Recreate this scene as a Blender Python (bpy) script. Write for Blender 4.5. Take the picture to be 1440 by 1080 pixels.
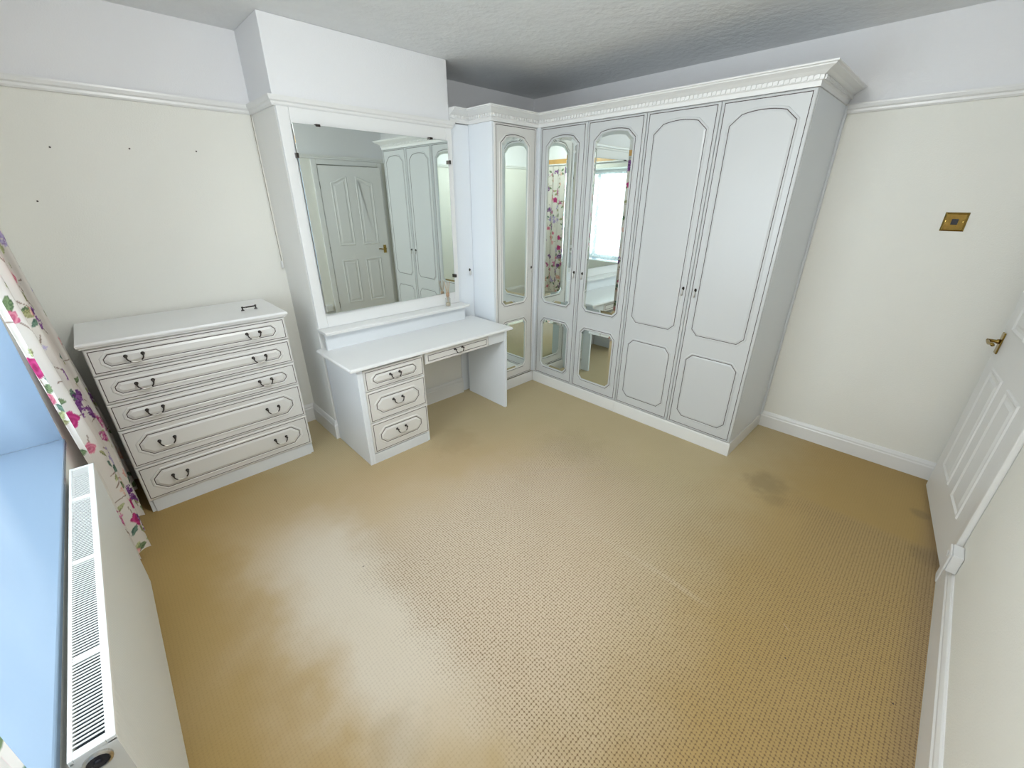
import bpy, bmesh, math, random
import numpy as np
from mathutils import Vector, Matrix
random.seed(7); np.random.seed(7)
PI = math.pi
S = bpy.context.scene
C = S.collection
for o in list(bpy.data.objects): bpy.data.objects.remove(o, do_unlink=True)

# ------------------------------------------------------------------ camera
cam_d = bpy.data.cameras.new('camera'); cam = bpy.data.objects.new('camera', cam_d); C.objects.link(cam)
F, YAW, PITCH, ROLL = 581.83, 0.7719, 0.4196, 0.0027
cam_d.sensor_fit = 'HORIZONTAL'; cam_d.sensor_width = 36.0; cam_d.lens = 36.0 * F / 1440.0
cam_d.clip_start = 0.02; cam_d.clip_end = 200
fw = Vector((math.sin(YAW)*math.cos(PITCH), math.cos(YAW)*math.cos(PITCH), -math.sin(PITCH)))
rt = Vector((math.cos(YAW), -math.sin(YAW), 0)); up = rt.cross(fw)
r2 = rt*math.cos(ROLL) + up*math.sin(ROLL); u2 = up*math.cos(ROLL) - rt*math.sin(ROLL)
M = Matrix((r2, u2, -fw)).transposed().to_4x4(); M.translation = Vector((0.5324, -3.0989, 1.5633))
cam.matrix_world = M
S.camera = cam
# ------------------------------------------------------------------ world, daylight, exposure
W = bpy.data.worlds.new('overcast_sky'); S.world = W; W.use_nodes = True
bg = W.node_tree.nodes['Background']; bg.inputs[0].default_value = (0.80, 0.90, 1.0, 1); bg.inputs[1].default_value = 1.0
S.view_settings.view_transform = 'Standard'; S.view_settings.look = 'None'
S.view_settings.gamma = 1.0; S.view_settings.use_curve_mapping = False
S.view_settings.exposure = 0.60
ld = bpy.data.lights.new('window_daylight', 'AREA'); ld.shape = 'RECTANGLE'; ld.size = 3.2; ld.size_y = 8.0
ld.energy = 450; ld.color = (0.87, 0.95, 1.0)
lo = bpy.data.objects.new('window_daylight', ld); C.objects.link(lo)
lo.location = (-2.2, -1.75, 1.40); lo.rotation_euler = (0, -PI/2, 0)

cd_ = bpy.data.lights.new('fill_lamp', 'POINT'); cd_.energy = 28; cd_.shadow_soft_size = .07; cd_.color = (.975, 1.0, .985)  # unseen fill lamp, added to even out the room brightness
cl = bpy.data.objects.new('fill_lamp', cd_); C.objects.link(cl); cl.location = (1.15, -2.40, 2.31)
# ------------------------------------------------------------------ materials
def new_mat(name):
    m = bpy.data.materials.new(name); m.use_nodes = True
    return m, m.node_tree.nodes, m.node_tree.links, m.node_tree.nodes['Principled BSDF']
def mat(name, col, rough=.5, metal=0.0, bump=None, var=0.0, vscale=3.0, spec=.5, coat=0.0):
    m, N, L, b = new_mat(name)
    b.inputs['Base Color'].default_value = (*col, 1); b.inputs['Roughness'].default_value = rough
    b.inputs['Metallic'].default_value = metal; b.inputs['Specular IOR Level'].default_value = spec
    b.inputs['Coat Weight'].default_value = coat
    g = N.new('ShaderNodeNewGeometry')
    if var:
        n = N.new('ShaderNodeTexNoise'); n.inputs['Scale'].default_value = vscale; n.inputs['Detail'].default_value = 4
        L.new(g.outputs['Position'], n.inputs['Vector'])
        x = N.new('ShaderNodeMix'); x.data_type = 'RGBA'
        x.inputs[6].default_value = (*[c*(1-var) for c in col], 1); x.inputs[7].default_value = (*[min(1, c*(1+var)) for c in col], 1)
        L.new(n.outputs[0], x.inputs[0]); L.new(x.outputs[2], b.inputs['Base Color'])
    if bump:
        n = N.new('ShaderNodeTexNoise'); n.inputs['Scale'].default_value = bump[0]; n.inputs['Detail'].default_value = 3
        L.new(g.outputs['Position'], n.inputs['Vector'])
        bp = N.new('ShaderNodeBump'); bp.inputs['Strength'].default_value = bump[1]; bp.inputs['Distance'].default_value = bump[2]
        L.new(n.outputs[0], bp.inputs['Height']); L.new(bp.outputs[0], b.inputs['Normal'])
    return m
white_lac = mat('white_lacquer', (.85, .855, .85), .32, var=.02)
white_side = mat('white_melamine', (.78, .81, .84), .40, var=.015)
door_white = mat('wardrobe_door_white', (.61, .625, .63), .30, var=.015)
daylit_side = mat('daylit_white_panel', (.84, .88, .925), .40, var=.015)  # white panels toward the window, with blue daylight put into their colour
drawer_white = mat('drawer_front_ivory', (.76, .75, .725), .30, var=.015)
trim_white = mat('gloss_white_trim', (.82, .82, .81), .30, var=.02)
door_paint = mat('white_door_paint', (.80, .80, .79), .38, var=.02)
ceil_mat = mat('artex_ceiling', (.83, .84, .845), .85, bump=(26, .6, .01), var=.05, vscale=7)
brown = mat('brown_pinstripe', (.055, .032, .03), .5)
groove_mat = mat('dark_shadow_gap', (.10, .08, .07), .7)
pewter = mat('dark_pewter', (.07, .06, .055), .35, .9)
silver = mat('worn_silver', (.62, .60, .57), .28, 1.0)
brass = mat('polished_brass', (.34, .235, .065), .16, 1.0, var=.25, vscale=60)
black_pl = mat('black_plastic', (.012, .012, .02), .3)
rad_white = mat('radiator_enamel', (.78, .78, .75), .35)
rad_rib = None
plastic = mat('white_plastic', (.80, .80, .80), .35)
shade_in = mat('shaded_interior', (.015, .02, .03), .8)  # shade behind the radiator grille, put into the colour as near-black
pine = mat('varnished_pine', (.62, .36, .12), .4, var=.2, vscale=12)
cord_mat = mat('grubby_cord', (.40, .36, .31), .8)
reed_mat = mat('rattan_reed', (.50, .36, .22), .7)
cork_mat = mat('copper_cap', (.45, .30, .20), .4, .5)

def mirror_mat():
    m, N, L, b = new_mat('mirror_silvering')
    b.inputs['Base Color'].default_value = (.80, .86, .83, 1); b.inputs['Metallic'].default_value = 1; b.inputs['Roughness'].default_value = .012
    return m
mirror = mirror_mat()
def wall_mat(name, low, high, split=2.03):
    m, N, L, b = new_mat(name)
    b.inputs['Roughness'].default_value = .82
    g = N.new('ShaderNodeNewGeometry'); s = N.new('ShaderNodeSeparateXYZ'); L.new(g.outputs['Position'], s.inputs[0])
    gt = N.new('ShaderNodeMath'); gt.operation = 'GREATER_THAN'; gt.inputs[1].default_value = split; L.new(s.outputs[2], gt.inputs[0])
    n = N.new('ShaderNodeTexNoise'); n.inputs['Scale'].default_value = 1.7; n.inputs['Detail'].default_value = 3; L.new(g.outputs['Position'], n.inputs['Vector'])
    x = N.new('ShaderNodeMix'); x.data_type = 'RGBA'; x.inputs[6].default_value = (*low, 1); x.inputs[7].default_value = (*high, 1); L.new(gt.outputs[0], x.inputs[0])
    h = N.new('ShaderNodeHueSaturation'); mr = N.new('ShaderNodeMapRange'); mr.inputs[3].default_value = .97; mr.inputs[4].default_value = 1.03
    L.new(n.outputs[0], mr.inputs[0]); L.new(mr.outputs[0], h.inputs['Value']); L.new(x.outputs[2], h.inputs['Color']); L.new(h.outputs[0], b.inputs['Base Color'])
    n2 = N.new('ShaderNodeTexNoise'); n2.inputs['Scale'].default_value = 170; n2.inputs['Detail'].default_value = 2; L.new(g.outputs['Position'], n2.inputs['Vector'])
    bp = N.new('ShaderNodeBump'); bp.inputs['Strength'].default_value = .35; bp.inputs['Distance'].default_value = .003; L.new(n2.outputs[0], bp.inputs['Height']); L.new(bp.outputs[0], b.inputs['Normal'])
    return m
wall_cream = wall_mat('cream_and_white_wall', (.86, .853, .795), (.85, .85, .865))
breast_mat = wall_mat('breast_wall', (.86, .855, .82), (.84, .845, .86))

def carpet_mat():
    m, N, L, b = new_mat('woven_loop_carpet')
    b.inputs['Roughness'].default_value = .95; b.inputs['Specular IOR Level'].default_value = .1
    b.inputs['Sheen Weight'].default_value = .15
    g = N.new('ShaderNodeNewGeometry'); s = N.new('ShaderNodeSeparateXYZ'); L.new(g.outputs['Position'], s.inputs[0])
    def M_(op, a, c=None, clamp=False):
        n = N.new('ShaderNodeMath'); n.operation = op; n.use_clamp = clamp
        for i, v in enumerate((a, c)):
            if v is None: continue
            if isinstance(v, (int, float)): n.inputs[i].default_value = v
            else: L.new(v, n.inputs[i])
        return n.outputs[0]
    def noise(sc, det=3):
        n = N.new('ShaderNodeTexNoise'); n.inputs['Scale'].default_value = sc; n.inputs['Detail'].default_value = det
        L.new(g.outputs['Position'], n.inputs['Vector']); return n.outputs[0]
    def ramp(v, a, c):
        n = N.new('ShaderNodeMapRange'); n.interpolation_type = 'SMOOTHSTEP'; n.inputs[1].default_value = a; n.inputs[2].default_value = c
        L.new(v, n.inputs[0]); return n.outputs[0]
    def mix(f, a, c):
        n = N.new('ShaderNodeMix'); n.data_type = 'RGBA'; L.new(f, n.inputs[0])
        for i, v in ((6, a), (7, c)):
            if isinstance(v, tuple): n.inputs[i].default_value = (*v, 1)
            else: L.new(v, n.inputs[i])
        return n.outputs[2]
    wob = M_('MULTIPLY', M_('SUBTRACT', noise(5), .5), .28)
    x = M_('ADD', s.outputs[0], wob); y = M_('ADD', s.outputs[1], wob)
    # unworn area where the bed stood: crisp loops, bounded to the window side, foot side and door side
    fx = ramp(x, .92, 1.16); fy = M_('SUBTRACT', 1.0, ramp(y, -1.75, -1.25))
    fd = M_('MULTIPLY', ramp(x, 2.55, 2.95), ramp(y, -3.05, -2.85))          # worn by the wardrobes
    fr = M_('SUBTRACT', 1.0, ramp(x, 2.35, 3.0))
    dr = M_('MULTIPLY', ramp(x, 1.6, 2.6), M_('SUBTRACT', 1.0, ramp(y, -3.05, -2.75)))
    crisp = M_('MULTIPLY', M_('MULTIPLY', fx, fy), M_('MAXIMUM', fr, dr), True)
    crisp2 = M_('MULTIPLY', crisp, M_('SUBTRACT', 1.0, ramp(s.outputs[0], 3.02, 3.10)))
    base = mix(noise(2.2), (.475, .350, .185), (.545, .415, .245))
    loops = mix(noise(3.1), (.585, .470, .335), (.645, .530, .390))
    col = mix(crisp2, base, loops)
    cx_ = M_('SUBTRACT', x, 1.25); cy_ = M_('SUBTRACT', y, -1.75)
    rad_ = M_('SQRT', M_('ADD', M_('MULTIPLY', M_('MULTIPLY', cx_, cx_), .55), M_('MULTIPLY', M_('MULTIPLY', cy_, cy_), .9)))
    shade_edge = M_('MAXIMUM', ramp(rad_, .55, 1.25), M_('SUBTRACT', 1.0, ramp(x, .42, .80)))  # deeper carpet by the radiator and edges: shade put into the colour
    col = mix(M_('MULTIPLY', shade_edge, .85), col, mix(M_('MULTIPLY', ramp(y, -3.05, -2.3), ramp(x, .5, 1.3)), (.385, .25, .07), mix(noise(2.6), (.45, .375, .215), (.53, .445, .275))))
    lit_centre = M_('SUBTRACT', 1.0, ramp(rad_, .15, .85))  # paler, greyer centre: bright light on the floor put into the colour
    col = mix(M_('MULTIPLY', lit_centre, .35), col, (.70, .62, .52))
    # pale bleached track along the window side of the bed area
    tr = M_('MULTIPLY', M_('MULTIPLY', ramp(x, .60, .85), M_('SUBTRACT', 1.0, ramp(x, .98, 1.2))), M_('MULTIPLY', ramp(y, -2.75, -2.1), M_('SUBTRACT', 1.0, ramp(y, -1.5, -.9))))
    col = mix(M_('MULTIPLY', tr, .75), col, (.74, .68, .58))
    # pale line left by a bed edge
    ln = M_('SUBTRACT', 1.0, ramp(M_('ABSOLUTE', M_('SUBTRACT', s.outputs[0], M_('ADD', 1.978, M_('MULTIPLY', M_('SUBTRACT', noise(1.5), .5), .05)))), .004, .022))
    ln = M_('MULTIPLY', ln, M_('MULTIPLY', ramp(s.outputs[1], -2.85, -2.7), M_('SUBTRACT', 1.0, ramp(s.outputs[1], -1.6, -1.5))))
    col = mix(M_("MULTIPLY", ln, .32), col, (.66, .57, .42))
    # stains
    def spot(cx, cy, r):
        dx = M_('SUBTRACT', s.outputs[0], cx); dy = M_('SUBTRACT', s.outputs[1], cy)
        d = M_('SQRT', M_('ADD', M_('MULTIPLY', dx, dx), M_('MULTIPLY', dy, dy)))
        d = M_('ADD', d, M_('MULTIPLY', M_('SUBTRACT', noise(14), .5), r*1.1))
        return M_('SUBTRACT', 1.0, ramp(d, r*.25, r))
    for cx, cy, r, k in ((3.06, -2.71, .16, .5), (2.93, -2.78, .10, .35), (3.37, -3.385, .06, .55), (.78, -2.33, .14, .18), (2.55, -1.62, .30, .12), (2.0, -1.0, .25, .15), (3.0, -3.44, .10, .5)):
        col = mix(M_('MULTIPLY', spot(cx, cy, r), k), col, (.20, .145, .06))
    # darker margin along the door wall skirting
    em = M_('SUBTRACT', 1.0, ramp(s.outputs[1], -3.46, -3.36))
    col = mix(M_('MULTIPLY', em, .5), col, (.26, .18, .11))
    # loops
    mp = N.new('ShaderNodeMapping'); mp.inputs['Scale'].default_value = (87, 87, 0); L.new(g.outputs['Position'], mp.inputs['Vector'])
    v = N.new('ShaderNodeTexVoronoi'); v.voronoi_dimensions = '2D'; v.inputs['Scale'].default_value = 1.0; v.inputs['Randomness'].default_value = .16
    L.new(mp.outputs[0], v.inputs['Vector'])
    gap = ramp(v.outputs['Distance'], .40, .62)
    wgt = M_('ADD', M_('MULTIPLY', crisp2, .80), .14)
    col = mix(M_('MULTIPLY', gap, wgt), col, (.17, .105, .05))
    fz = noise(420, 2)
    col = mix(M_('MULTIPLY', M_('SUBTRACT', fz, .35), .35), col, (.60, .47, .28))
    L.new(col, b.inputs['Base Color'])
    hgt = M_('ADD', M_('MULTIPLY', M_('SUBTRACT', 1.0, v.outputs['Distance']), wgt), M_('MULTIPLY', fz, .25))
    bp = N.new('ShaderNodeBump'); bp.inputs['Strength'].default_value = .6; bp.inputs['Distance'].default_value = .004
    L.new(hgt, bp.inputs['Height']); L.new(bp.outputs[0], b.inputs['Normal'])
    return m
carpet = carpet_mat()

def glass_mat(name, tint=(.95, .97, .98), gloss=.08):
    m, N, L, b = new_mat(name); N.remove(b)
    out = N['Material Output']; t = N.new('ShaderNodeBsdfTransparent'); t.inputs[0].default_value = (*tint, 1)
    g = N.new('ShaderNodeBsdfGlossy'); g.inputs['Roughness'].default_value = .02
    x = N.new('ShaderNodeMixShader'); x.inputs[0].default_value = gloss
    L.new(t.outputs[0], x.inputs[1]); L.new(g.outputs[0], x.inputs[2]); L.new(x.outputs[0], out.inputs[0])
    return m
win_glass = glass_mat('window_glass'); bottle_glass = glass_mat('bottle_glass', (.86, .86, .84), .12)
def lace_mat():
    m, N, L, b = new_mat('net_lace'); N.remove(b); out = N['Material Output']
    g = N.new('ShaderNodeNewGeometry')
    d = N.new('ShaderNodeBsdfDiffuse'); d.inputs[0].default_value = (.88, .92, .95, 1)
    tl = N.new('ShaderNodeBsdfTranslucent'); tl.inputs[0].default_value = (.88, .92, .95, 1)
    tp = N.new('ShaderNodeBsdfTransparent')
    x = N.new('ShaderNodeMixShader'); x.inputs[0].default_value = .6; L.new(d.outputs[0], x.inputs[1]); L.new(tl.outputs[0], x.inputs[2])
    mp = N.new('ShaderNodeMapping'); mp.inputs['Scale'].default_value = (1, 22, 14); L.new(g.outputs['Position'], mp.inputs['Vector'])
    v = N.new('ShaderNodeTexVoronoi'); v.inputs['Scale'].default_value = 1.0; v.feature = 'SMOOTH_F1'; L.new(mp.outputs[0], v.inputs['Vector'])
    mr = N.new('ShaderNodeMapRange'); mr.inputs[1].default_value = .2; mr.inputs[2].default_value = .6; mr.inputs[3].default_value = .35; mr.inputs[4].default_value = .80; L.new(v.outputs['Distance'], mr.inputs[0])
    y = N.new('ShaderNodeMixShader'); L.new(mr.outputs[0], y.inputs[0]); L.new(x.outputs[0], y.inputs[1]); L.new(tp.outputs[0], y.inputs[2]); L.new(y.outputs[0], out.inputs[0])
    return m
lace = lace_mat()
def chintz_mat():
    m, N, L, b = new_mat('floral_chintz'); out = N['Material Output']
    a = N.new('ShaderNodeAttribute'); a.attribute_name = 'print'
    b.inputs['Roughness'].default_value = .75; L.new(a.outputs['Color'], b.inputs['Base Color'])
    tl = N.new('ShaderNodeBsdfTranslucent'); L.new(a.outputs['Color'], tl.inputs[0])
    x = N.new('ShaderNodeMixShader'); x.inputs[0].default_value = .25; L.new(b.outputs[0], x.inputs[1]); L.new(tl.outputs[0], x.inputs[2]); L.new(x.outputs[0], out.inputs[0])
    return m
chintz = chintz_mat()
def rad_front_mat():
    m, N, L, b = new_mat('ribbed_radiator_enamel'); b.inputs['Base Color'].default_value = (.70, .71, .68, 1); b.inputs['Roughness'].default_value = .38
    g = N.new('ShaderNodeNewGeometry'); w = N.new('ShaderNodeTexWave'); w.bands_direction = 'Y'; w.inputs['Scale'].default_value = 30; L.new(g.outputs['Position'], w.inputs['Vector'])
    bp = N.new('ShaderNodeBump'); bp.inputs['Strength'].default_value = .35; bp.inputs['Distance'].default_value = .002; L.new(w.outputs[0], bp.inputs['Height']); L.new(bp.outputs[0], b.inputs['Normal'])
    return m
rad_rib = rad_front_mat()

# ------------------------------------------------------------------ mesh helpers
class MB:
    def __init__(s): s.v = []; s.f = []; s.mi = []
    def add(s, v, f, mi=0):
        n = len(s.v); s.v += [tuple(p) for p in v]; s.f += [tuple(i+n for i in q) for q in f]; s.mi += [mi]*len(f); return s
    def box(s, x0, x1, y0, y1, z0, z1, mi=0):
        v = [(x0,y0,z0),(x1,y0,z0),(x1,y1,z0),(x0,y1,z0),(x0,y0,z1),(x1,y0,z1),(x1,y1,z1),(x0,y1,z1)]
        return s.add(v, [(3,2,1,0),(4,5,6,7),(0,1,5,4),(1,2,6,5),(2,3,7,6),(3,0,4,7)], mi)
    def rings(s, rings, cap0=True, cap1=True, closed=True, mi=0):
        n = len(rings[0]); v = [p for r in rings for p in r]; f = []
        for k in range(len(rings)-1):
            for i in range(n if closed else n-1):
                j = (i+1) % n; f.append((k*n+i, k*n+j, (k+1)*n+j, (k+1)*n+i))
        if cap0: f.append(tuple(range(n-1, -1, -1)))
        if cap1: f.append(tuple((len(rings)-1)*n+i for i in range(n)))
        return s.add(v, f, mi)
    def tube(s, path, r, n=8, mi=0, r1=None):
        P = [Vector(p) for p in path]; rg = []; a = None
        for i, q in enumerate(P):
            t = (P[min(i+1, len(P)-1)] - P[max(i-1, 0)]).normalized()
            if a is None: a = t.orthogonal().normalized()
            a = (a - t*a.dot(t)).normalized(); bb = t.cross(a)
            rr = r if r1 is None else r + (r1-r)*i/(len(P)-1)
            rg.append([q + (a*math.cos(2*PI*k/n) + bb*math.sin(2*PI*k/n))*rr for k in range(n)])
        return s.rings(rg, mi=mi)
    def lathe(s, prof, c, axis='Z', n=16, mi=0):      # prof: (radius, height) along axis
        rg = []
        for r, h in prof:
            ring = []
            for k in range(n):
                ca, sa = math.cos(2*PI*k/n)*r, math.sin(2*PI*k/n)*r
                ring.append({'Z': (c[0]+ca, c[1]+sa, c[2]+h), 'Y': (c[0]+ca, c[1]-h, c[2]+sa), 'X': (c[0]+h, c[1]+ca, c[2]+sa)}[axis])
            rg.append(ring)
        return s.rings(rg, mi=mi)
    def relief(s, poly, prof, y0, cap=True, mi=0):    # poly in (x,z) CCW seen from -y ; prof (offset, height): stands out of plane y0 toward -y
        rg = []
        for off, h in prof:
            rg.append([(x, y0-h, z) for x, z in offset_poly(poly, off)])
        return s.rings(rg, cap0=False, cap1=cap, mi=mi)
    def sweep(s, path, prof, closed=False, mi=0, caps=True):  # path xy polyline, prof (offset to the right of travel, z)
        P = [Vector((p[0], p[1])) for p in path]; rg = []
        for i in range(len(P)):
            d0 = (P[i]-P[i-1]).normalized() if i > 0 else None; d1 = (P[i+1]-P[i]).normalized() if i < len(P)-1 else None
            if d0 is None: d0 = d1
            if d1 is None: d1 = d0
            n0 = Vector((d0.y, -d0.x)); n1 = Vector((d1.y, -d1.x)); m = (n0+n1); m = m/(m.dot(n0))
            rg.append([(P[i].x+m.x*o, P[i].y+m.y*o, z) for o, z in prof])
        return s.rings(rg, cap0=caps, cap1=caps, mi=mi)
def offset_poly(poly, d):                             # d>0 outward (CCW poly in x,z)
    n = len(poly); out = []
    for i in range(n):
        a = Vector(poly[i-1]); b = Vector(poly[i]); c = Vector(poly[(i+1) % n])
        e0 = (b-a).normalized(); e1 = (c-b).normalized()
        n0 = Vector((e0.y, -e0.x)); n1 = Vector((e1.y, -e1.x)); m = n0+n1
        k = m.dot(n0); m = m/k if k > .2 else n0
        q = b + m*d; out.append((q.x, q.y))
    return out
def mesh_of(mb, mats, name, smooth=False):
    me = bpy.data.meshes.new(name); me.from_pydata(mb.v, [], mb.f)
    for m in (mats if isinstance(mats, (list, tuple)) else [mats]): me.materials.append(m)
    me.polygons.foreach_set('material_index', mb.mi)
    bm = bmesh.new(); bm.from_mesh(me); bmesh.ops.recalc_face_normals(bm, faces=bm.faces); bm.to_mesh(me); bm.free()
    if smooth: me.polygons.foreach_set('use_smooth', [True]*len(me.polygons))
    me.update(); return me
def obj(name, mb, m, parent=None, bevel=0, smooth=False, loc=None, **props):
    me = mb if isinstance(mb, bpy.types.Mesh) else mesh_of(mb, m, name, smooth)
    o = bpy.data.objects.new(name, me); C.objects.link(o)
    if parent: o.parent = parent
    if loc: o.location = loc
    if bevel:
        b = o.modifiers.new('bevel', 'BEVEL'); b.width = bevel; b.segments = 2; b.limit_method = 'ANGLE'; b.angle_limit = .7
    for k, v in props.items(): o[k] = v
    return o
def thing(name, label, cat, loc=(0,0,0), rz=0, group=None, kind=None):
    o = bpy.data.objects.new(name, None); C.objects.link(o); o.location = loc; o.rotation_euler = (0,0,rz); o.empty_display_size = .1
    o['label'] = label
    if cat: o['category'] = cat
    if group: o['group'] = group
    if kind: o['kind'] = kind
    return o
def tag(o, label, cat=None, group=None, kind=None):
    o['label'] = label
    if cat: o['category'] = cat
    if group: o['group'] = group
    if kind: o['kind'] = kind
    return o
def struct(name, mb, m, label, **k): 
    o = obj(name, mb, m, **k); o['kind'] = 'structure'; o['label'] = label; o['category'] = name.split('_')[0]; return o
def octagon(x0, x1, z0, z1, c, cz=None):
    cz = cz or c
    return [(x0+c,z0),(x1-c,z0),(x1,z0+cz),(x1,z1-cz),(x1-c,z1),(x0+c,z1),(x0,z1-cz),(x0,z0+cz)]
def rect(x0, x1, z0, z1): return [(x0,z0),(x1,z0),(x1,z1),(x0,z1)]
def stripe(mb, poly, y0, w=.0028, h=.0007): return mb.relief(poly, [(w/2, -.001), (w/2, h), (-w/2, h), (-w/2, -.001)], y0, cap=False)

# ------------------------------------------------------------------ measured room
H = 2.4; LX = 3.8212; XW = .243; YD = -3.487
BX0, BX1, BY = 1.4245, 2.5496, -.3975
WX, WY1, WCY, WCX = 3.1874, -2.4265, -.6456, 2.7213
WIN_Y0, WIN_Y1, WIN_Z0, WIN_Z1 = -2.62, -.885, .685, 1.98

struct('floor', MB().box(XW-.3, LX+.1, YD-.12, .1, -.05, 0), carpet, 'tan woven loop carpet, worn and stained, covering the whole bedroom floor')
struct('ceiling', MB().box(XW-.3, LX+.1, YD-.12, .1, H, H+.05), ceil_mat, 'white swirled plaster ceiling over the bedroom')
struct('wall_back', MB().box(XW-.3, LX+.1, 0, .1, 0, H), wall_cream, 'cream wall with white upper band behind the chest of drawers')
struct('wall_right', MB().box(LX, LX+.1, YD, 0, 0, H), wall_cream, 'cream wall behind the tall wardrobes, with brass switch plate')
DX0, DX1, DZ = 2.895, 3.700, 1.945
mb = MB().box(XW-.3, DX0-.01, YD-.12, YD, 0, H).box(DX1+.01, LX+.1, YD-.12, YD, 0, H).box(DX0-.01, DX1+.01, YD-.12, YD, DZ+.012, H)
struct('wall_front', mb, wall_cream, 'cream wall that holds the white panelled door')
mb = MB().box(-.14, XW, WIN_Y1, .0, 0, H).box(-.14, XW, YD, WIN_Y0, 0, H).box(-.14, XW, WIN_Y0, WIN_Y1, 0, WIN_Z0).box(-.14, XW, WIN_Y0, WIN_Y1, WIN_Z1, H)
struct('wall_left', mb, wall_cream, 'cream window wall with a deep window recess above the radiator')
struct('wall_chimney', MB().box(BX0, BX1, BY, 0, 0, H), breast_mat, 'projecting chimney breast behind the dressing table', bevel=.004)
# hall side of the door opening, closed off so no light leaks in
struct('wall_hall', MB().box(DX0-.3, LX+.1, YD-.20, YD-.12, 0, H), wall_cream, 'plain wall of the dark hallway beyond the door')

RAIL = [(0,2.008),(.012,2.008),(.018,2.016),(.018,2.026),(.026,2.032),(.030,2.046),(.030,2.054),(0,2.056)]
def skirt(h): return [(0,0),(.018,0),(.018,h-.035),(.014,h-.028),(.014,h-.018),(.008,h-.004),(.004,h),(0,h)]
struct('trim_1', MB().sweep([(XW+.01,0),(BX0,0),(BX0,BY),(BX1,BY),(BX1,-.37)], RAIL), trim_white, 'white picture rail along the chest wall and round the chimney breast')
struct('trim_2', MB().sweep([(LX,WY1+.03),(LX,YD)], RAIL), trim_white, 'white picture rail above the brass switch plate')
struct('trim_3', MB().sweep([(LX,YD),(XW,YD)], RAIL), trim_white, 'white picture rail above the white door')
struct('baseboard_back', MB().sweep([(XW,0),(BX0,0),(BX0,BY),(BX1,BY)], skirt(.136)), trim_white, 'white skirting along the chest wall and round the chimney breast')
struct('baseboard_right', MB().sweep([(LX,WY1-.002),(LX,YD+.0)], skirt(.118)), trim_white, 'white skirting between the wardrobe and the door corner')
struct('baseboard_front', MB().sweep([(2.821,YD),(XW,YD)], skirt(.150)), trim_white, 'white skirting with ragged carpet edge near the door frame')
struct('baseboard_left', MB().sweep([(XW,YD),(XW,0)], skirt(.12)), trim_white, 'white skirting below the window behind the radiator')

# ------------------------------------------------------------------ window
wn = thing('window_1', 'white framed window behind net curtains in the left wall', 'window', (-.095, 0, 0), kind='structure')
def bar(mb, y0, y1, z0, z1, d=.03): return mb.box(-d, d, y0, y1, z0, z1)
mb = MB(); bar(mb, WIN_Y0, WIN_Y1, WIN_Z0, WIN_Z0+.06); bar(mb, WIN_Y0, WIN_Y1, WIN_Z1-.06, WIN_Z1); bar(mb, WIN_Y0, WIN_Y0+.06, WIN_Z0+.06, WIN_Z1-.06); bar(mb, WIN_Y1-.06, WIN_Y1, WIN_Z0+.06, WIN_Z1-.06)
obj('window_frame', mb, plastic, wn, bevel=.004)
ys = [WIN_Y0+.06, -2.04, -1.465, WIN_Y1-.06]
for i in range(1, 3): obj('mullion', bar(MB(), ys[i]-.03, ys[i]+.03, WIN_Z0+.06, WIN_Z1-.06), plastic, wn, bevel=.004)
for i in range(3):
    a = ys[i]+(.03 if i else 0); b = ys[i+1]-(.03 if i < 2 else 0)
    obj('window_pane', MB().box(-.006, .006, a, b, WIN_Z0+.06, WIN_Z1-.06), win_glass, wn)
sill = mat('daylight_tinted_sill', (.25, .34, .45), .16, coat=.3)  # white sill; the blue cast of daylight is put into its colour
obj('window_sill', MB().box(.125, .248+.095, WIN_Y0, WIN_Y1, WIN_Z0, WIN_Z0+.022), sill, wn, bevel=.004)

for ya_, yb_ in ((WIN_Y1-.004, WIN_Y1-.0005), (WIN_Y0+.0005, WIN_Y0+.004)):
    obj('reveal_daylight_tint', MB().box(.031, XW+.0945, ya_, yb_, WIN_Z0+.0225, WIN_Z1-.001), sill, wn)  # added strips that carry the blue daylight on the reveals as colour
# ------------------------------------------------------------------ door (ajar)
dr = thing('door_1', 'white four panel door standing slightly ajar in the corner', 'door', (DX0, YD+.012, 0), kind='structure')
LW = .80
ang = math.radians(6.9)
def rot_obj(o): o.rotation_euler = (0, 0, ang); return o
lf = obj('door_leaf', MB().box(0, LW, -.036, 0, .022, DZ-.003), door_paint, dr, bevel=.002); rot_obj(lf)
def mould(poly):   # raised ovolo ring plus fielded centre, built facing -y then turned to +y
    m = MB(); m.relief(poly, [(.006, 0), (.002, .006), (-.006, .007), (-.016, .001), (-.030, .001), (-.042, .006)], 0)
    m.v = [(x, -y, z) for x, y, z in m.v]; return m
def arch_panel(x0, x1, z0, zl, zr):  # swept top: low on one side
    n = 8; top = []
    for k in range(n+1):
        t = k/n; s_ = t*t*(3-2*t); top.append((x1+(x0-x1)*t, zr+(zl-zr)*s_))
    return [(x0,z0),(x1,z0)] + top
for poly in (rect(.135,.335,.235,.805), rect(.455,.665,.235,.805), arch_panel(.135,.335,1.0,1.75,1.82), arch_panel(.455,.665,1.0,1.82,1.75)):
    obj('door_panel', mould(poly), door_paint, lf)
for z in (.22, .95, 1.72):
    obj('hinge', MB().tube([(-.003,.003,z-.04),(-.003,.003,z+.04)], .0042), pewter, lf, smooth=True)
hd = obj('door_handle', MB().box(.722, .764, 0, .007, .865, .972), brass, lf, bevel=.003, label='brass lever handle on a long plate')
mb = MB().lathe([(.012,0),(.012,-.008),(.008,-.012),(.008,-.045),(0.001,-.047)], (.743,.007,.925), 'Y', 12)
mb.tube([(.743,.045,.925),(.72,.05,.925),(.69,.05,.922),(.655,.046,.928),(.64,.045,.926)], .0075, 8)
obj('lever', mb, brass, hd, smooth=True)
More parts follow.
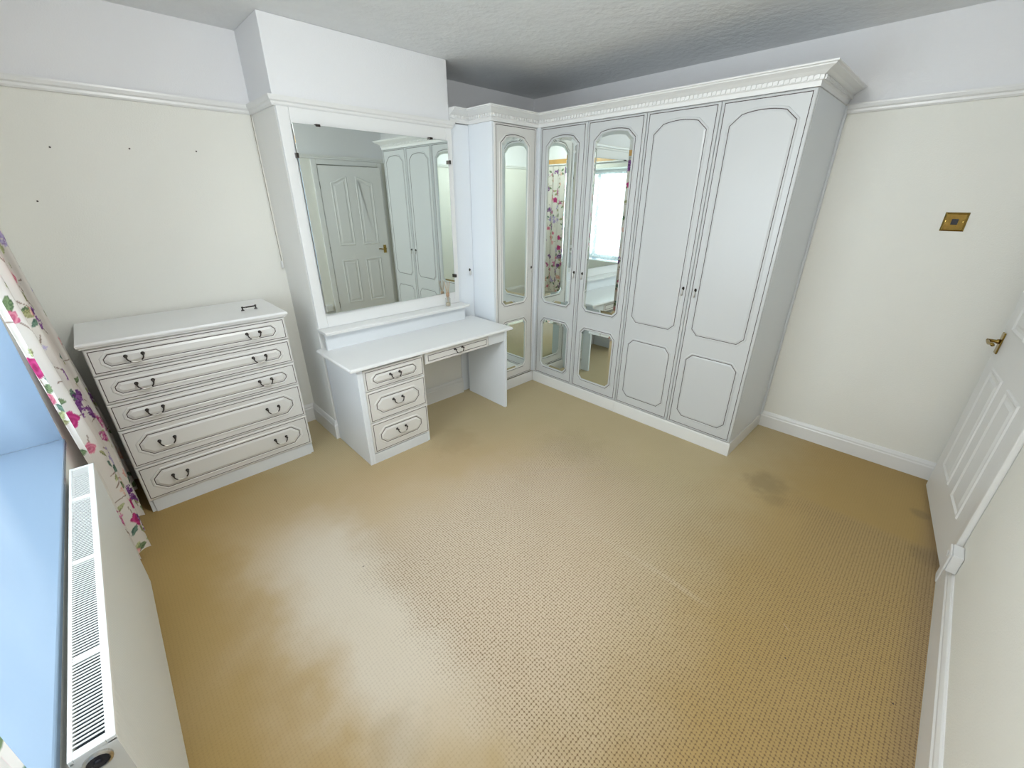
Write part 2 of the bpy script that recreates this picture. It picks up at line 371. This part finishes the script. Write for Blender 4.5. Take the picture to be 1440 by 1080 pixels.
mb = MB().box(DX0-.072, DX0-.004, YD, YD+.022, 0, DZ+.0615).box(DX1+.004, DX1+.072, YD, YD+.022, 0, DZ+.0615).box(DX0-.0035, DX1+.0035, YD, YD+.022, DZ+.005, DZ+.0615)
struct('trim_4', mb, trim_white, 'white architrave framing the panelled door', bevel=.006)
# socket box
sk = thing('wall_socket', 'white surface mounted socket box above the skirting beside the door frame', 'socket', (2.740, YD, .160))
obj('back_box', MB().box(-.045, .045, .001, .034, 0, .086), plastic, sk, bevel=.004)
obj('face_plate', MB().box(-.043, .043, .0345, .042, .002, .084), plastic, sk, bevel=.003)
obj('rocker', MB().box(-.012, .012, .0425, .047, .05, .068), plastic, sk, bevel=.002)

# ------------------------------------------------------------------ shared handles
def bail_handle():
    m = MB()
    for s in (-1, 1):
        m.lathe([(.0085,0),(.0085,.002),(.006,.004),(.004,.006),(.0035,.016),(.0055,.018),(.0055,.022),(.002,.024)], (s*.032,0,0), 'Y', 10)
    def arc(t): return (-.032*math.cos(t), -.019-.005*math.sin(t), -.030*math.sin(t)**.8 if math.sin(t) > 0 else 0)
    T = [PI*k/14 for k in range(15)]
    m.tube([arc(t) for t in T[:5]], .0032, 7); m.tube([arc(t) for t in T[10:]], .0032, 7)
    m.tube([arc(t) for t in T[4:11]], .0042, 7, mi=1)
    return mesh_of(m, [pewter, silver], 'bail_handle', True)
BAIL = bail_handle()
def drop_handle():
    m = MB()
    m.rings([[(math.cos(a)*.008*k, -h, .008+math.sin(a)*.012*k) for a in [2*PI*i/12 for i in range(12)]] for k, h in ((1,0),(1,.002),(.7,.004),(.5,.011),(.1,.013))], mi=0)
    m.lathe([(.002,0),(.0045,-.006),(.0052,-.018),(.0062,-.032),(.0055,-.039),(.002,-.042)], (0,-.011,.006), 'Z', 10, mi=1)
    return mesh_of(m, [pewter, silver], 'drop_handle', True)
DROP = drop_handle()

def drawer(parent, x0, x1, z0, z1, yf, oct_=None, handles=(), pin=.013, t=.018, c=None):
    """front face at local y=yf, standing out toward -y"""
    mb = MB().relief(rect(x0, x1, z0, z1), [(0, -t), (0, -.004), (-.004, 0)], yf)
    d = obj('drawer', mb, drawer_white, parent)
    obj('pinstripe', stripe(MB(), rect(x0+pin, x1-pin, z0+pin, z1-pin), yf, .0032), brown, d)
    if oct_:
        P = octagon(*oct_)
        obj('raised_panel', MB().relief(P, [(.015,-.001),(.010,.003),(.004,.0035),(0,.001),(-.005,.001),(-.016,.006)], yf), drawer_white, d)
        obj('pinstripe', stripe(MB(), offset_poly(P, -.0015), yf-.0012, .0034), brown, d)
    for hx, hz in handles: obj('handle', BAIL, None, d, loc=(hx, yf-(.006 if oct_ else 0), hz))
    return d

# ------------------------------------------------------------------ chest of drawers
CX0, CX1, CY = .369, 1.2256, -.4845
ch = thing('chest_of_drawers', 'wide white chest of five drawers with brown pinstripes beside the curtain', 'chest of drawers', (0, 0, 0))
mb = MB().box(CX0, CX0+.018, CY+.02, -.022, 0, .94).box(CX1-.018, CX1, CY+.02, -.022, 0, .94).box(CX0+.018, CX1-.018, -.03, -.022, .02, .94)
obj('carcass', mb, white_side, ch, bevel=.0015)
obj('plinth', MB().box(CX0+.0185, CX1-.0185, CY+.012, CY+.03, 0, .078), white_side, ch)
prof = [(0,.940),(.006,.940),(.010,.946),(.010,.950),(.020,.956),(.022,.962),(.016,.9685),(0,.9685)]
mb = MB(); ring = []
for off, z in ((0,.9405),(.008,.9405),(.010,.947),(.019,.953),(.021,.961),(.016,.9685)):
    ring.append([(CX0-off*.75, CY-off-.004, z),(CX1+off*.75, CY-off-.004, z),(CX1+off*.75, -.021, z),(CX0-off*.75, -.021, z)])
mb.rings(ring); obj('top_board', mb, white_lac, ch)
zs = [.080, .290, .510, .655, .803, .937]
for i in range(5):
    z0, z1 = zs[i]+.002, zs[i+1]-.002; zc = (z0+z1)/2; big = i < 2
    hh = .057 if big else .030
    drawer(ch, CX0+.002, CX1-.002, z0, z1, CY, (CX0+.056, CX1-.062, zc-hh, zc+hh, .042 if big else .019, .040 if big else .021), [(.536, zc+.008), (1.049, zc+.008)])

# ------------------------------------------------------------------ dressing table
dk = thing('dressing_table', 'white kneehole dressing table with three drawers under the large mirror', 'dressing table', (0, 0, 0))
PY = -.8865; DH = .676
TX0, TX1 = 1.3835, 2.6700
mb = MB(); ring = []
for off, z in ((-.008,DH-.022),(0,DH-.018),(0,DH-.010),(-.003,DH-.004),(-.009,DH)):
    ring.append([(TX0-off*0+(-off), -.9125-off, z),(TX1+off, -.9125-off, z),(TX1+off, BY-.0215, z),(TX0-off, BY-.0215, z)])
mb.rings(ring); obj('table_top', mb, white_lac, dk)
mb = MB().box(1.4287, 1.447, PY+.0, -.42, 0, DH-.0225).box(1.8613, 1.8795, PY+.004, -.42, 0, DH-.0225).box(1.4475, 1.8608, -.44, -.42, 0, DH-.0225).box(1.447, 1.4645, PY+.0, PY+.02, .0, DH-.0225)
obj('pedestal', mb, daylit_side, dk, bevel=.0015)
obj('plinth', MB().box(1.465, 1.861, PY+.001, PY+.02, 0, .068), white_side, dk)
obj('end_panel', MB().box(2.606, 2.6302, PY, -.425, 0, DH-.0225), daylit_side, dk, bevel=.002)
obj('apron', MB().box(2.446, 2.6055, PY+.004, PY+.022, .572, DH-.0225), white_side, dk)
obj('back_rail', MB().box(1.880, 2.6055, -.50, -.485, .50, DH-.0225), white_side, dk)
for z0, z1, o, hz in ((.503,.640,(1.522,1.820,.541,.602,.022),.581), (.289,.499,(1.522,1.822,.338,.443,.036),.410), (.072,.286,(1.522,1.820,.124,.229,.036),.194)):
    drawer(dk, 1.4665, 1.8790, z0, z1, PY, o, [(1.666, hz)])
kd = drawer(dk, 1.897, 2.442, .568, .646, PY, None, [(2.166, .622)], pin=.020)

# ------------------------------------------------------------------ shelf and mirror on the chimney breast
sh = thing('wall_shelf', 'long white ledge shelf under the large mirror above the dressing table', 'shelf', (0, 0, 0))
ring = []
for off, z in ((-.012,.781),(-.004,.784),(-.004,.790),(0,.795),(0,.801),(-.003,.804)):
    ring.append([(BX0-.004-off, -.533-off, z),(2.562+off, -.533-off, z),(2.562+off, BY-.001, z),(BX0-.004-off, BY-.001, z)])
obj('shelf_board', MB().rings(ring), white_lac, sh)
obj('riser', MB().box(BX0+.01, 2.547, -.482, -.466, DH+.0005, .7805), white_side, sh)
fr = thing('wall_mirror', 'large white framed mirror on the chimney breast above the ledge shelf', 'mirror', (0, 0, 0))
GX0, GX1, GZ0, GZ1 = 1.4826, 2.506, .894, 1.933
fy0, fy1 = BY-.001, BY-.022
mb = MB().box(BX0+.001, GX0+.004, fy1, fy0, .8045, 2.0075).box(GX1-.004, BX1-.001, fy1, fy0, .8045, 2.0075).box(GX0+.0045, GX1-.0045, fy1, fy0, .8045, GZ0+.003).box(GX0+.0045, GX1-.0045, fy1, fy0, GZ1-.003, 2.0075)
obj('frame', mb, white_lac, fr, bevel=.003)
obj('mirror_glass', MB().relief(rect(GX0, GX1, GZ0, GZ1), [(0,-.001),(0,.002),(-.002,.003)], 0), mirror, fr, loc=(0, fy1-.0125, 0))
gl = fr.children[-1]; gl.rotation_euler = (0, 0, .018); gl.location = ((GX0+GX1)/2*(1-math.cos(.018)), fy1-.0125-(GX0+GX1)/2*math.sin(.018), 0)
for x, z, dx, dz in ((1.62,GZ1,.012,.006),(2.36,GZ1,.012,.006),(GX0,1.78,.006,.012),(GX1,1.80,.006,.012),(GX1,1.02,.006,.012)):
    obj('mirror_clip', MB().box(x-dx, x+dx, fy1-.026, fy1-.0005, z-dz, z+dz), pewter, fr)

# ------------------------------------------------------------------ wardrobes (built facing -y, then turned)
def arch_poly(x0, x1, z0, z1, c=.037):
    w = x1-x0; xc = (x0+x1)/2; hw = w/2; sx = hw-.055; zt = z1-.013; zs_ = z1-.062
    pts = [(x0+c,z0),(x1-c,z0),(x1,z0+.038),(x1,zs_),(xc+sx,zt)]
    for k in range(1, 8):
        a = 1-2*k/8; pts.append((xc+sx*a, zt+.013*(1-a*a)))
    pts += [(xc-sx,zt),(x0,zs_),(x0,z0+.038)]
    return pts
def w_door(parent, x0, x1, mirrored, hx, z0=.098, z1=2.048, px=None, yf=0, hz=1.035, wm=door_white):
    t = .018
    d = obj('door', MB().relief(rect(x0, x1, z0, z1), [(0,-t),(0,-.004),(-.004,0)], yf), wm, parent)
    a, b = px or (x0+.058, x1-.058)
    obj('pinstripe', stripe(MB(), rect(x0+.018, x1-.018, z0+.014, z1-.013), yf, .0034), brown, d)
    obj('beading', MB().relief(rect(x0+.012, x1-.012, z0+.008, z1-.007), [(.004,-.001),(.002,.002),(-.002,.002),(-.004,-.001)], yf, cap=False), wm, d)
    for P in (arch_poly(a, b, .757, 1.988), octagon(a, b, .172, .627, .037, .040)):
        if mirrored:
            obj('panel_moulding', MB().relief(P, [(.012,-.001),(.008,.004),(.003,.005),(-.001,.001),(-.003,.001),(-.006,.006),(-.013,.006),(-.017,.001),(-.017,-.001)], yf, cap=False), wm, d)
            obj('mirror_panel', MB().relief(offset_poly(P, -.016), [(0,-.001),(0,.001),(-.020,.0045)], yf), mirror, d)
            obj('pinstripe', stripe(MB(), offset_poly(P, -.0018), yf-.0012, .0034), brown, d)
        else:
            obj('raised_panel', MB().relief(P, [(.012,-.001),(.008,.003),(.002,.003),(-.001,.0008),(-.004,.0008),(-.014,.004)], yf), wm, d)
            obj('pinstripe', stripe(MB(), offset_poly(P, -.0022), yf-.001, .0034), brown, d)
    if hx is not None: obj('handle', DROP, None, d, loc=(hx, yf, hz))
    return d
# main run: local x = -(world y), local y=0 is the door face -> rz=-90deg
def main_unit(label, y0, ysplit, y1, mirrored, extra_side):
    t = thing('wardrobe', label, 'wardrobe', (WX, 0, 0), -PI/2, group='pair of two door wardrobes along the right wall')
    x0, xs, x1 = -y0, -ysplit, -y1
    dep = LX-WX-.012
    mb = MB().box(x0, x0+.016, .0205, dep, .0, 2.05).box(x1-.016, x1, .0205, dep, .096 if extra_side else 0, 2.05).box(x0+.0165, x1-.0165, dep-.01, dep, .1, 2.05).box(x0+.0165, x1-.0165, .0205, dep-.0105, 2.03, 2.05).box(x0+.0165, x1-.0165, .0205, dep-.0105, .07, .09)
    obj('carcass', mb, white_side, t, bevel=.001)
    pp = [(0,0),(.019,0),(.019,.080),(.016,.0945),(0,.0945)]
    pth = [(x0+.0005, .0155), (x1+(.002 if extra_side else 0), .0155)] if not extra_side else [(x0+.0005, .0155), (x1-.0125, .0155), (x1-.0125, dep-.0005)]
    obj('plinth', MB().sweep(pth, pp), trim_white, t)
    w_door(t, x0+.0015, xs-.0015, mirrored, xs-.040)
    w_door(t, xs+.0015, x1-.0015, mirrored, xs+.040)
    return t
main_unit('two door wardrobe with mirrored panels next to the inner corner', -.672, -1.1026, -1.5435, True, False)
main_unit('two door wardrobe with plain white panels at the outer end', -1.5445, -1.9858, WY1, False, True)
# corner unit
cu = thing('wardrobe', 'narrow corner wardrobe with a single mirrored door beside the dressing table', 'wardrobe', (0, 0, 0))
obj('side_panel', MB().box(WCX, WCX+.018, WCY+.001, -.004, 0, 2.05), daylit_side, cu, bevel=.0015)
obj('carcass', MB().box(WCX+.0185, WX+.016, -.62, -.004, 2.032, 2.05).box(WCX+.0185, LX-.012, -.012, -.004, 0, 2.03), white_side, cu)
obj('corner_post', MB().box(WX-.014, WX+.016, WCY+.0, WCY+.02, .0955, 2.05).box(WX+.0005, WX+.018, -.670, WCY-.0005, .0955, 2.05), white_side, cu, bevel=.001)
obj('plinth', MB().box(WCX-.001, WX-.0045, WCY-.004, WCY+.0005, 0, .0945).box(WX-.0042, WX+.012, -.6715, WCY-.0045, 0, .0945), trim_white, cu, bevel=.001)
w_door(cu, WCX+.0195, WX-.0155, True, 3.141, px=(2.797, 3.097), yf=WCY, wm=drawer_white)
nd = obj('filler_door', MB().relief(rect(BX1+.002, WCX-.002, .002, 2.045), [(0,-.018),(0,-.003),(-.003,0)], -.3975), daylit_side, cu)
obj('handle', DROP, None, nd, loc=(2.680, -.3975, 1.035))
# plinth and cornice
obj('scribe_strip', MB().box(LX-.030, LX-.002, WY1-.012, WY1-.0005, .0955, 2.048), white_side, None)
scr = C.objects['scribe_strip']; tag(scr, 'thin vertical white cover strip where the wardrobe side meets the wall', 'trim')
scr.data.update()
path = [(BX1+.002,-.398),(WCX,-.398),(WCX,WCY),(WX,WCY),(WX,WY1),(LX-.002,WY1)]
CP = [(-.015,2.0505),(.006,2.0505),(.006,2.072),(.012,2.076),(.012,2.094),(.018,2.097),(.024,2.101),(.034,2.108),(.048,2.115),(.058,2.120),(.060,2.125),(.068,2.128),(.068,2.1346),(-.015,2.1346)]
co = thing('wardrobe_cornice', 'white moulded cornice with dentils running round the top of the wardrobes', 'cornice')
obj('moulding', MB().sweep(path, CP), trim_white, co)
mb = MB()
for i in range(len(path)-1):
    a, b = Vector(path[i]), Vector(path[i+1]); d = (b-a); ln = d.length; d.normalize(); n = Vector((d.y, -d.x))
    k = int(ln/.0245)
    for j in range(k):
        c = a + d*((j+.5)*ln/k)
        q = [c-d*.0075+n*.011, c+d*.0075+n*.011, c+d*.0075+n*.0195, c-d*.0075+n*.0195]
        mb.rings([[(p.x, p.y, z) for p in q] for z in (2.0775, 2.0945)])
obj('dentil_row', mb, trim_white, co, kind='stuff')

# ------------------------------------------------------------------ switch plate
sw = thing('switch_plate', 'square brass wall plate with small black switch on the right wall', 'switch', (LX, -3.0461, 1.4615), -PI/2)
obj('plate', MB().relief(rect(-.0458,.0458,-.0458,.0458), [(0,.0005),(0,.002),(-.006,.005),(-.009,.004)], 0), brass, sw)
obj('toggle', MB().box(-.013, .013, -.009, -.0045, -.014, .014), black_pl, sw, bevel=.002)
for s in (-1, 1): obj('screw', MB().lathe([(.004,.004),(.004,.0055),(.001,.006)], (s*.033,0,0), 'Y', 8), brass, sw)

# ------------------------------------------------------------------ radiator
RX0, RX1, RY0, RY1, RZ0, RZ1 = .262, .322, -2.322, -1.188, .125, .708
rd = thing('radiator', 'long white panel radiator with slotted top grille under the window', 'radiator', (0, 0, 0))
obj('front_panel', MB().box(RX1-.010, RX1, RY0+.002, RY1-.002, RZ0, RZ1-.012), rad_rib, rd, bevel=.004)
obj('back_panel', MB().box(RX0+.001, RX0+.004, RY0+.004, RY1-.004, RZ0+.01, RZ1-.05), rad_white, rd)
obj('shade_filling', MB().box(RX0+.0045, RX1-.0105, RY0+.01, RY1-.01, RZ0+.02, RZ1-.028), shade_in, rd)
for y0, y1 in ((RY0, RY0+.0018), (RY1-.0018, RY1)):
    obj('end_panel', MB().box(RX0, RX1, y0, y1, RZ0+.03, RZ1-.008), rad_white, rd)
mb = MB().box(RX0, RX0+.007, RY0, RY1, RZ1-.012, RZ1).box(RX1-.012, RX1+.0015, RY0, RY1, RZ1-.012, RZ1).box(RX0+.007, RX1-.012, RY0, RY0+.016, RZ1-.010, RZ1).box(RX0+.007, RX1-.012, RY1-.016, RY1, RZ1-.010, RZ1)
obj('grille_frame', mb, rad_white, rd, bevel=.0012)
n = 132; pitch = (RY1-RY0-.032)/n
bmsh = mesh_of(MB().rings([[(x, -.0016, -.0016), (x, .0016, -.0016), (x, .0016, 0), (x, -.0016, 0)] for x in (RX0+.006, RX1-.011)]), rad_white, 'grille_bar')
wide = mesh_of(MB().box(RX0+.006, RX1-.011, -.009, .009, -.006, -.0008), rad_white, 'grille_bridge')
for k in range(1, n):
    y = RY0+.016+k*pitch
    obj('grille_bar', bmsh, None, rd, loc=(0, y, RZ1-.0005))
for f in (.20, .50, .80): obj('grille_bridge', wide, None, rd, loc=(0, RY0+(RY1-RY0)*f, RZ1-.001))
obj('end_bush', MB().lathe([(.020,.0002),(.020,.004),(.016,.006),(.015,.003)], (.291, RY0, .676), 'Y', 20), silver, rd)
obj('bleed_plug', MB().lathe([(.0148,.0032),(.0148,.0045),(.006,.0048),(.005,.0075),(.001,.008)], (.291, RY0, .676), 'Y', 16), black_pl, rd)
vl = thing('radiator_valve', 'white thermostatic valve at the far foot of the radiator', 'valve', (.296, RY1+.040, 0))
obj('pipe', MB().tube([(0,0,0),(0,0,.10),(0,0,.145)], .0075), silver, vl, smooth=True)
obj('body', MB().lathe([(.011,.125),(.014,.13),(.014,.165),(.011,.17)], (0,0,0), 'Z', 14).tube([(0,-.012,.148),(0,-.041,.148)], .010), silver, vl, smooth=True)
obj('cap', MB().lathe([(.016,.171),(.020,.178),(.021,.205),(.018,.222),(.006,.226)], (0,0,0), 'Z', 14), plastic, vl, smooth=True)

# ------------------------------------------------------------------ curtains
def chintz_print(wid, hgt, res):
    nu, nv = int(wid/res)+1, int(hgt/res)+1
    U, V = np.meshgrid(np.linspace(0, wid, nu), np.linspace(0, hgt, nv)); img = np.ones((nv, nu, 3))*np.array([.80, .76, .71])
    rng = np.random.RandomState(11)
    def blend(mask, col): img[mask] = col
    def sl(cx, cy, R):
        i0, i1 = max(0, int((cx-R)/res)), min(nu, int((cx+R)/res)+2); j0, j1 = max(0, int((cy-R)/res)), min(nv, int((cy+R)/res)+2)
        return slice(j0, j1), slice(i0, i1)
    def leaf(cx, cy, a, L, Wd, col, col2):
        s = sl(cx, cy, L); x = U[s]-cx; y = V[s]-cy; p = x*math.cos(a)+y*math.sin(a); q = -x*math.sin(a)+y*math.cos(a)
        t = p/L; w = Wd*np.sin(np.clip(t, 0, 1)*PI)**.8
        m = (t > 0) & (t < 1) & (np.abs(q) < w); I = img[s]; I[m] = col; m2 = m & (q > .0); I[m2] = col2
        vein = m & ((np.abs(q) < .0022) | (np.abs(((p-np.abs(q)*.9)/.012) % 1-.5) < .11)); I[vein] = np.array(col2)*1.35
    def stem(cx, cy, a, L):
        k = rng.uniform(-4, 4); n = int(L/res*1.5)
        for i in range(n):
            t = L*i/n; x = cx+math.cos(a+k*t)*t; y = cy+math.sin(a+k*t)*t; s = sl(x, y, .004); m = (U[s]-x)**2+(V[s]-y)**2 < .0026**2; img[s][m] = (.30, .22, .17)
    def rose(cx, cy, R, c0, c1, c2):
        s = sl(cx, cy, R*1.2); x = U[s]-cx; y = V[s]-cy; r = np.hypot(x, y); th = np.arctan2(y, x); ph = rng.uniform(0, 6)
        edge = R*(1+.12*np.cos(5*th+ph)); m = r < edge; f = .5+.5*np.sin(r/R*11+2*np.sin(2*th+ph)+th*2)
        col = np.array(c0)*(1-f[..., None])+np.array(c1)*f[..., None]; core = np.clip(1-r/(R*.55), 0, 1)[..., None]; col = col*(1-core*.7)+np.array(c2)*core*.7
        img[s][m] = col[m]
    def cluster(cx, cy, R, ax, cols, n=46):
        for _ in range(n):
            t = rng.uniform(-1, 1); q = rng.normal(0, .38)*(1-abs(t)*.5); x = cx+R*(t*math.cos(ax)-q*math.sin(ax)); y = cy+R*(t*math.sin(ax)+q*math.cos(ax))
            r = rng.uniform(.006, .011); s = sl(x, y, r*1.3); dx = U[s]-x; dy = V[s]-y; m = np.hypot(dx, dy) < r*(1+.3*np.cos(4*np.arctan2(dy, dx)+rng.uniform(0, 6))); img[s][m] = cols[rng.randint(len(cols))]
    greens = [((.10,.16,.08),(.17,.24,.12)), ((.30,.34,.16),(.42,.45,.24)), ((.06,.13,.10),(.12,.20,.15)), ((.22,.24,.10),(.34,.34,.18))]
    pts = []; tries = 0
    while len(pts) < 92 and tries < 9000:
        tries += 1; p = (rng.uniform(0, wid), rng.uniform(0, hgt))
        if all(math.hypot(p[0]-q[0], p[1]-q[1]) > .118 for q in pts): pts.append(p)
    for i, (x, y) in enumerate(pts):
        for _ in range(2): stem(x, y, rng.uniform(0, 6.28), rng.uniform(.06, .12))
        for _ in range(rng.randint(2, 4)):
            g = greens[rng.randint(4)]; a = rng.uniform(0, 6.28); d = rng.uniform(.015, .045)
            leaf(x+math.cos(a)*d, y+math.sin(a)*d, a, rng.uniform(.04, .07), rng.uniform(.011, .018), *g)
    for i, (x, y) in enumerate(pts):
        k = rng.randint(7)
        if k == 0: rose(x, y, rng.uniform(.036, .05), (.78,.30,.34), (.85,.62,.58), (.62,.08,.12))
        elif k == 1: rose(x, y, rng.uniform(.032, .042), (.42,.02,.14), (.62,.06,.26), (.25,.01,.07))
        elif k == 2: cluster(x, y, .06, rng.uniform(0, 3), [(.50,.10,.30),(.66,.22,.42),(.42,.05,.20)])
        elif k == 3: cluster(x, y, .06, rng.uniform(0, 3), [(.20,.06,.26),(.30,.12,.36),(.13,.03,.17)])
        elif k == 4: cluster(x, y, .045, rng.uniform(0, 3), [(.78,.50,.42),(.80,.60,.50),(.70,.36,.32)], 60)
        elif k == 5: cluster(x, y, .05, rng.uniform(0, 3), [(.45,.38,.62),(.56,.50,.70),(.36,.26,.50)])
        elif k == 6: rose(x, y, .026, (.60,.10,.22), (.80,.35,.42), (.30,.02,.08))
    return nu, nv, img
FW, FH = 1.30, 2.02
NU, NV, IMG = chintz_print(FW, FH, .0045)
def curtain(name, label, ya, yb, xc, folds, seed):
    rng = np.random.RandomState(seed); t = np.linspace(0, 1, NU); zz = np.linspace(0, 1, NV)
    T, Z = np.meshgrid(t, zz); ph = rng.uniform(0, 6)
    A = .027*(.62+.38*(1-Z))*(1-.25*np.sin(3*T+ph)); k = 2*PI*folds
    X = xc(Z) + A*np.sin(k*T+ph+.5*np.sin(2*PI*T)+.25*Z) + .006*np.sin(17*T+3*Z)
    Y = ya + (yb-ya)*T - ((.15*(1-T)+.24*T)*np.clip((Z-.22)*2.2, 0, 1) if seed == 3 else 0) + .012*np.cos(2*(k*T+ph))
    Zw = .10 + Z*(FH-.085) + .006*np.sin(k*T)*(1-Z)
    v = np.stack([X, Y, Zw], -1).reshape(-1, 3); idx = np.arange(NU*NV).reshape(NV, NU)
    f = np.stack([idx[:-1,:-1], idx[:-1,1:], idx[1:,1:], idx[1:,:-1]], -1).reshape(-1, 4)
    me = bpy.data.meshes.new(name); me.from_pydata(v.tolist(), [], f.tolist()); me.materials.append(chintz)
    at = me.color_attributes.new('print', 'FLOAT_COLOR', 'POINT'); cc = np.ones((NV*NU, 4)); im = IMG if seed % 2 else IMG[:, ::-1]; cc[:, :3] = im.reshape(-1, 3); at.data.foreach_set('color', cc.ravel())
    me.polygons.foreach_set('use_smooth', [True]*len(me.polygons)); me.update()
    o = bpy.data.objects.new(name, me); C.objects.link(o)
    return tag(o, label, 'curtain')
curtain('floral_curtain', 'long floral chintz curtain hanging between the window and the white chest of drawers', -.99, -.20, lambda Z: .308-.020*np.clip((Z-.26)*2.4, 0, 1)**.8, 5.5, 3)
curtain('floral_curtain', 'floral chintz curtain at the near end of the window, purple blooms by the radiator', -3.10, -2.46, lambda Z: .292+0*Z, 5.0, 4)
# net curtain
def net():
    nu, nv = 260, 90; U, V = np.meshgrid(np.linspace(0, 1, nu), np.linspace(0, 1, nv))
    y0, y1 = WIN_Y0+.02, WIN_Y1-.02
    hem = .018*np.abs(np.sin(U*PI*16))
    Zb = WIN_Z0+.026+hem; Z = Zb+(1.935-Zb)*V
    X = .025+.022*np.sin(U*2*PI*13+.6*np.sin(5*U))*(.5+.5*(1-V*.6)) + .015*(1-V)
    v = np.stack([X, y0+(y1-y0)*U, Z], -1).reshape(-1, 3); idx = np.arange(nu*nv).reshape(nv, nu)
    f = np.stack([idx[:-1,:-1], idx[:-1,1:], idx[1:,1:], idx[1:,:-1]], -1).reshape(-1, 4)
    me = bpy.data.meshes.new('net_curtain'); me.from_pydata(v.tolist(), [], f.tolist()); me.materials.append(lace); me.polygons.foreach_set('use_smooth', [True]*len(me.polygons))
    o = bpy.data.objects.new('net_curtain', me); C.objects.link(o); tag(o, 'sheer white lace net curtain with scalloped hem in the window recess', 'net curtain')
net()
rl = thing('curtain_rail', 'pine batten and white rail carrying the floral curtains above the window', 'curtain rail', (XW, -1.65, 2.112))
obj('batten', MB().box(.001, .025, -1.45, 1.48, -.045, .020), pine, rl, bevel=.003)
obj('track', MB().box(.004, .040, -1.45, 1.48, -.062, -.0455), plastic, rl, bevel=.003)

# ------------------------------------------------------------------ base of the added fill lamp
lt = thing('fill_lamp_base', 'round base of the added, unseen fill lamp on the ceiling', 'light', (1.15, -2.40, H))
obj('fill_lamp_disc', MB().lathe([(.06,-.001),(.06,-.012),(.03,-.018),(.012,-.020)], (0,0,0), 'Z', 24), plastic, lt, smooth=True)  # ceiling disc that belongs to the added lamp
# ------------------------------------------------------------------ small things
rf = thing('reed_diffuser', 'small glass reed diffuser at the right end of the ledge shelf', 'diffuser', (2.404, -.462, .8045))
obj('bottle', MB().lathe([(.017,0),(.019,.004),(.019,.058),(.012,.068),(.009,.072),(.009,.084)], (0,0,0), 'Z', 18), bottle_glass, rf, smooth=True)
obj('oil', MB().lathe([(.0165,.003),(.0165,.026)], (0,0,0), 'Z', 18), mat('diffuser_oil', (.70,.62,.48), .15), rf)
obj('collar', MB().lathe([(.0125,.073),(.0135,.076),(.0135,.100),(.011,.103)], (0,0,0), 'Z', 16), cork_mat, rf, smooth=True)
for k in range(6):
    a = k*PI/3+.3; obj('reed', MB().tube([(0,0,.02),(math.cos(a)*.006,math.sin(a)*.006,.10),(math.cos(a)*.026,math.sin(a)*.018,.185)], .0014, 6), reed_mat, rf)
pc = thing('pull_cord', 'thin pull cord with a small toggle hanging in the corner by the chimney breast', 'cord', (BX0-.020, -.034, 1.17))
obj('cord', MB().tube([(0.004,.003,.835),(.002,0,.45),(0,-.001,.2),(0,0,.02)], .0021, 6), cord_mat, pc)
obj('toggle', MB().lathe([(.003,.022),(.006,.018),(.0075,0),(.0085,-.018),(.004,-.024)], (0,0,0), 'Z', 10), plastic, pc, smooth=True)
lh = obj('loose_handle', BAIL.copy(), None); lh.data.materials.clear(); lh.data.materials.append(pewter); lh.data.materials.append(pewter)
lh.location = (1.095, -.318, .9715); lh.rotation_euler = (-PI/2+.12, 0, .12); lh.scale = (1.1, 1, .7); tag(lh, 'small loose dark metal handle lying on top of the white chest of drawers', 'handle')
nail = mesh_of(MB().lathe([(.0015,0),(.0015,.004),(.004,.0045),(.0035,.006)], (0,0,0), 'Y', 8), pewter, 'wall_nail')
for x, z, w in ((.816,1.795,'dark nail in the cream wall midway above the chest of drawers'),(.527,1.781,'small nail high in the cream wall toward the curtain'),(1.101,1.802,'small nail in the cream wall nearest the chimney breast'),(.413,1.55,'lowest small nail in the cream wall above the curtain edge')):
    o = obj('wall_nail', nail, None, loc=(x, -.0003, z)); tag(o, w, 'nail', 'nails left in the cream chest wall')

for u, x, y, dz, t in (('dark crumb on the pale carpet nearest the chest of drawers', 1.023, -1.606, 0, 0), ('dark crumb on the carpet in the open middle, toward the door', 1.96, -3.10, 0, 0), ('dark crumb on the carpet by the door wall skirting', 2.05, -3.40, 0, 0)):
    r = .0035; o = obj('crumb', MB().rings([[(math.cos(a)*r*k, math.sin(a)*r*k*.8, h) for a in [2*PI*i/7 for i in range(7)]] for k, h in ((.7,.001),(1,.002),(.6,.004))]), brown, None, loc=(x, y, 0)); tag(o, u, 'crumb', 'dark crumbs on the carpet')
o = obj('splinter', MB().tube([(-.014,0,.003),(0,.001,.004),(.014,0,.003)], .0018, 5), reed_mat, None, loc=(2.10, -3.065, 0)); o.rotation_euler = (0,0,.9); tag(o, 'pale wooden splinter lying on the carpet toward the door', 'splinter')
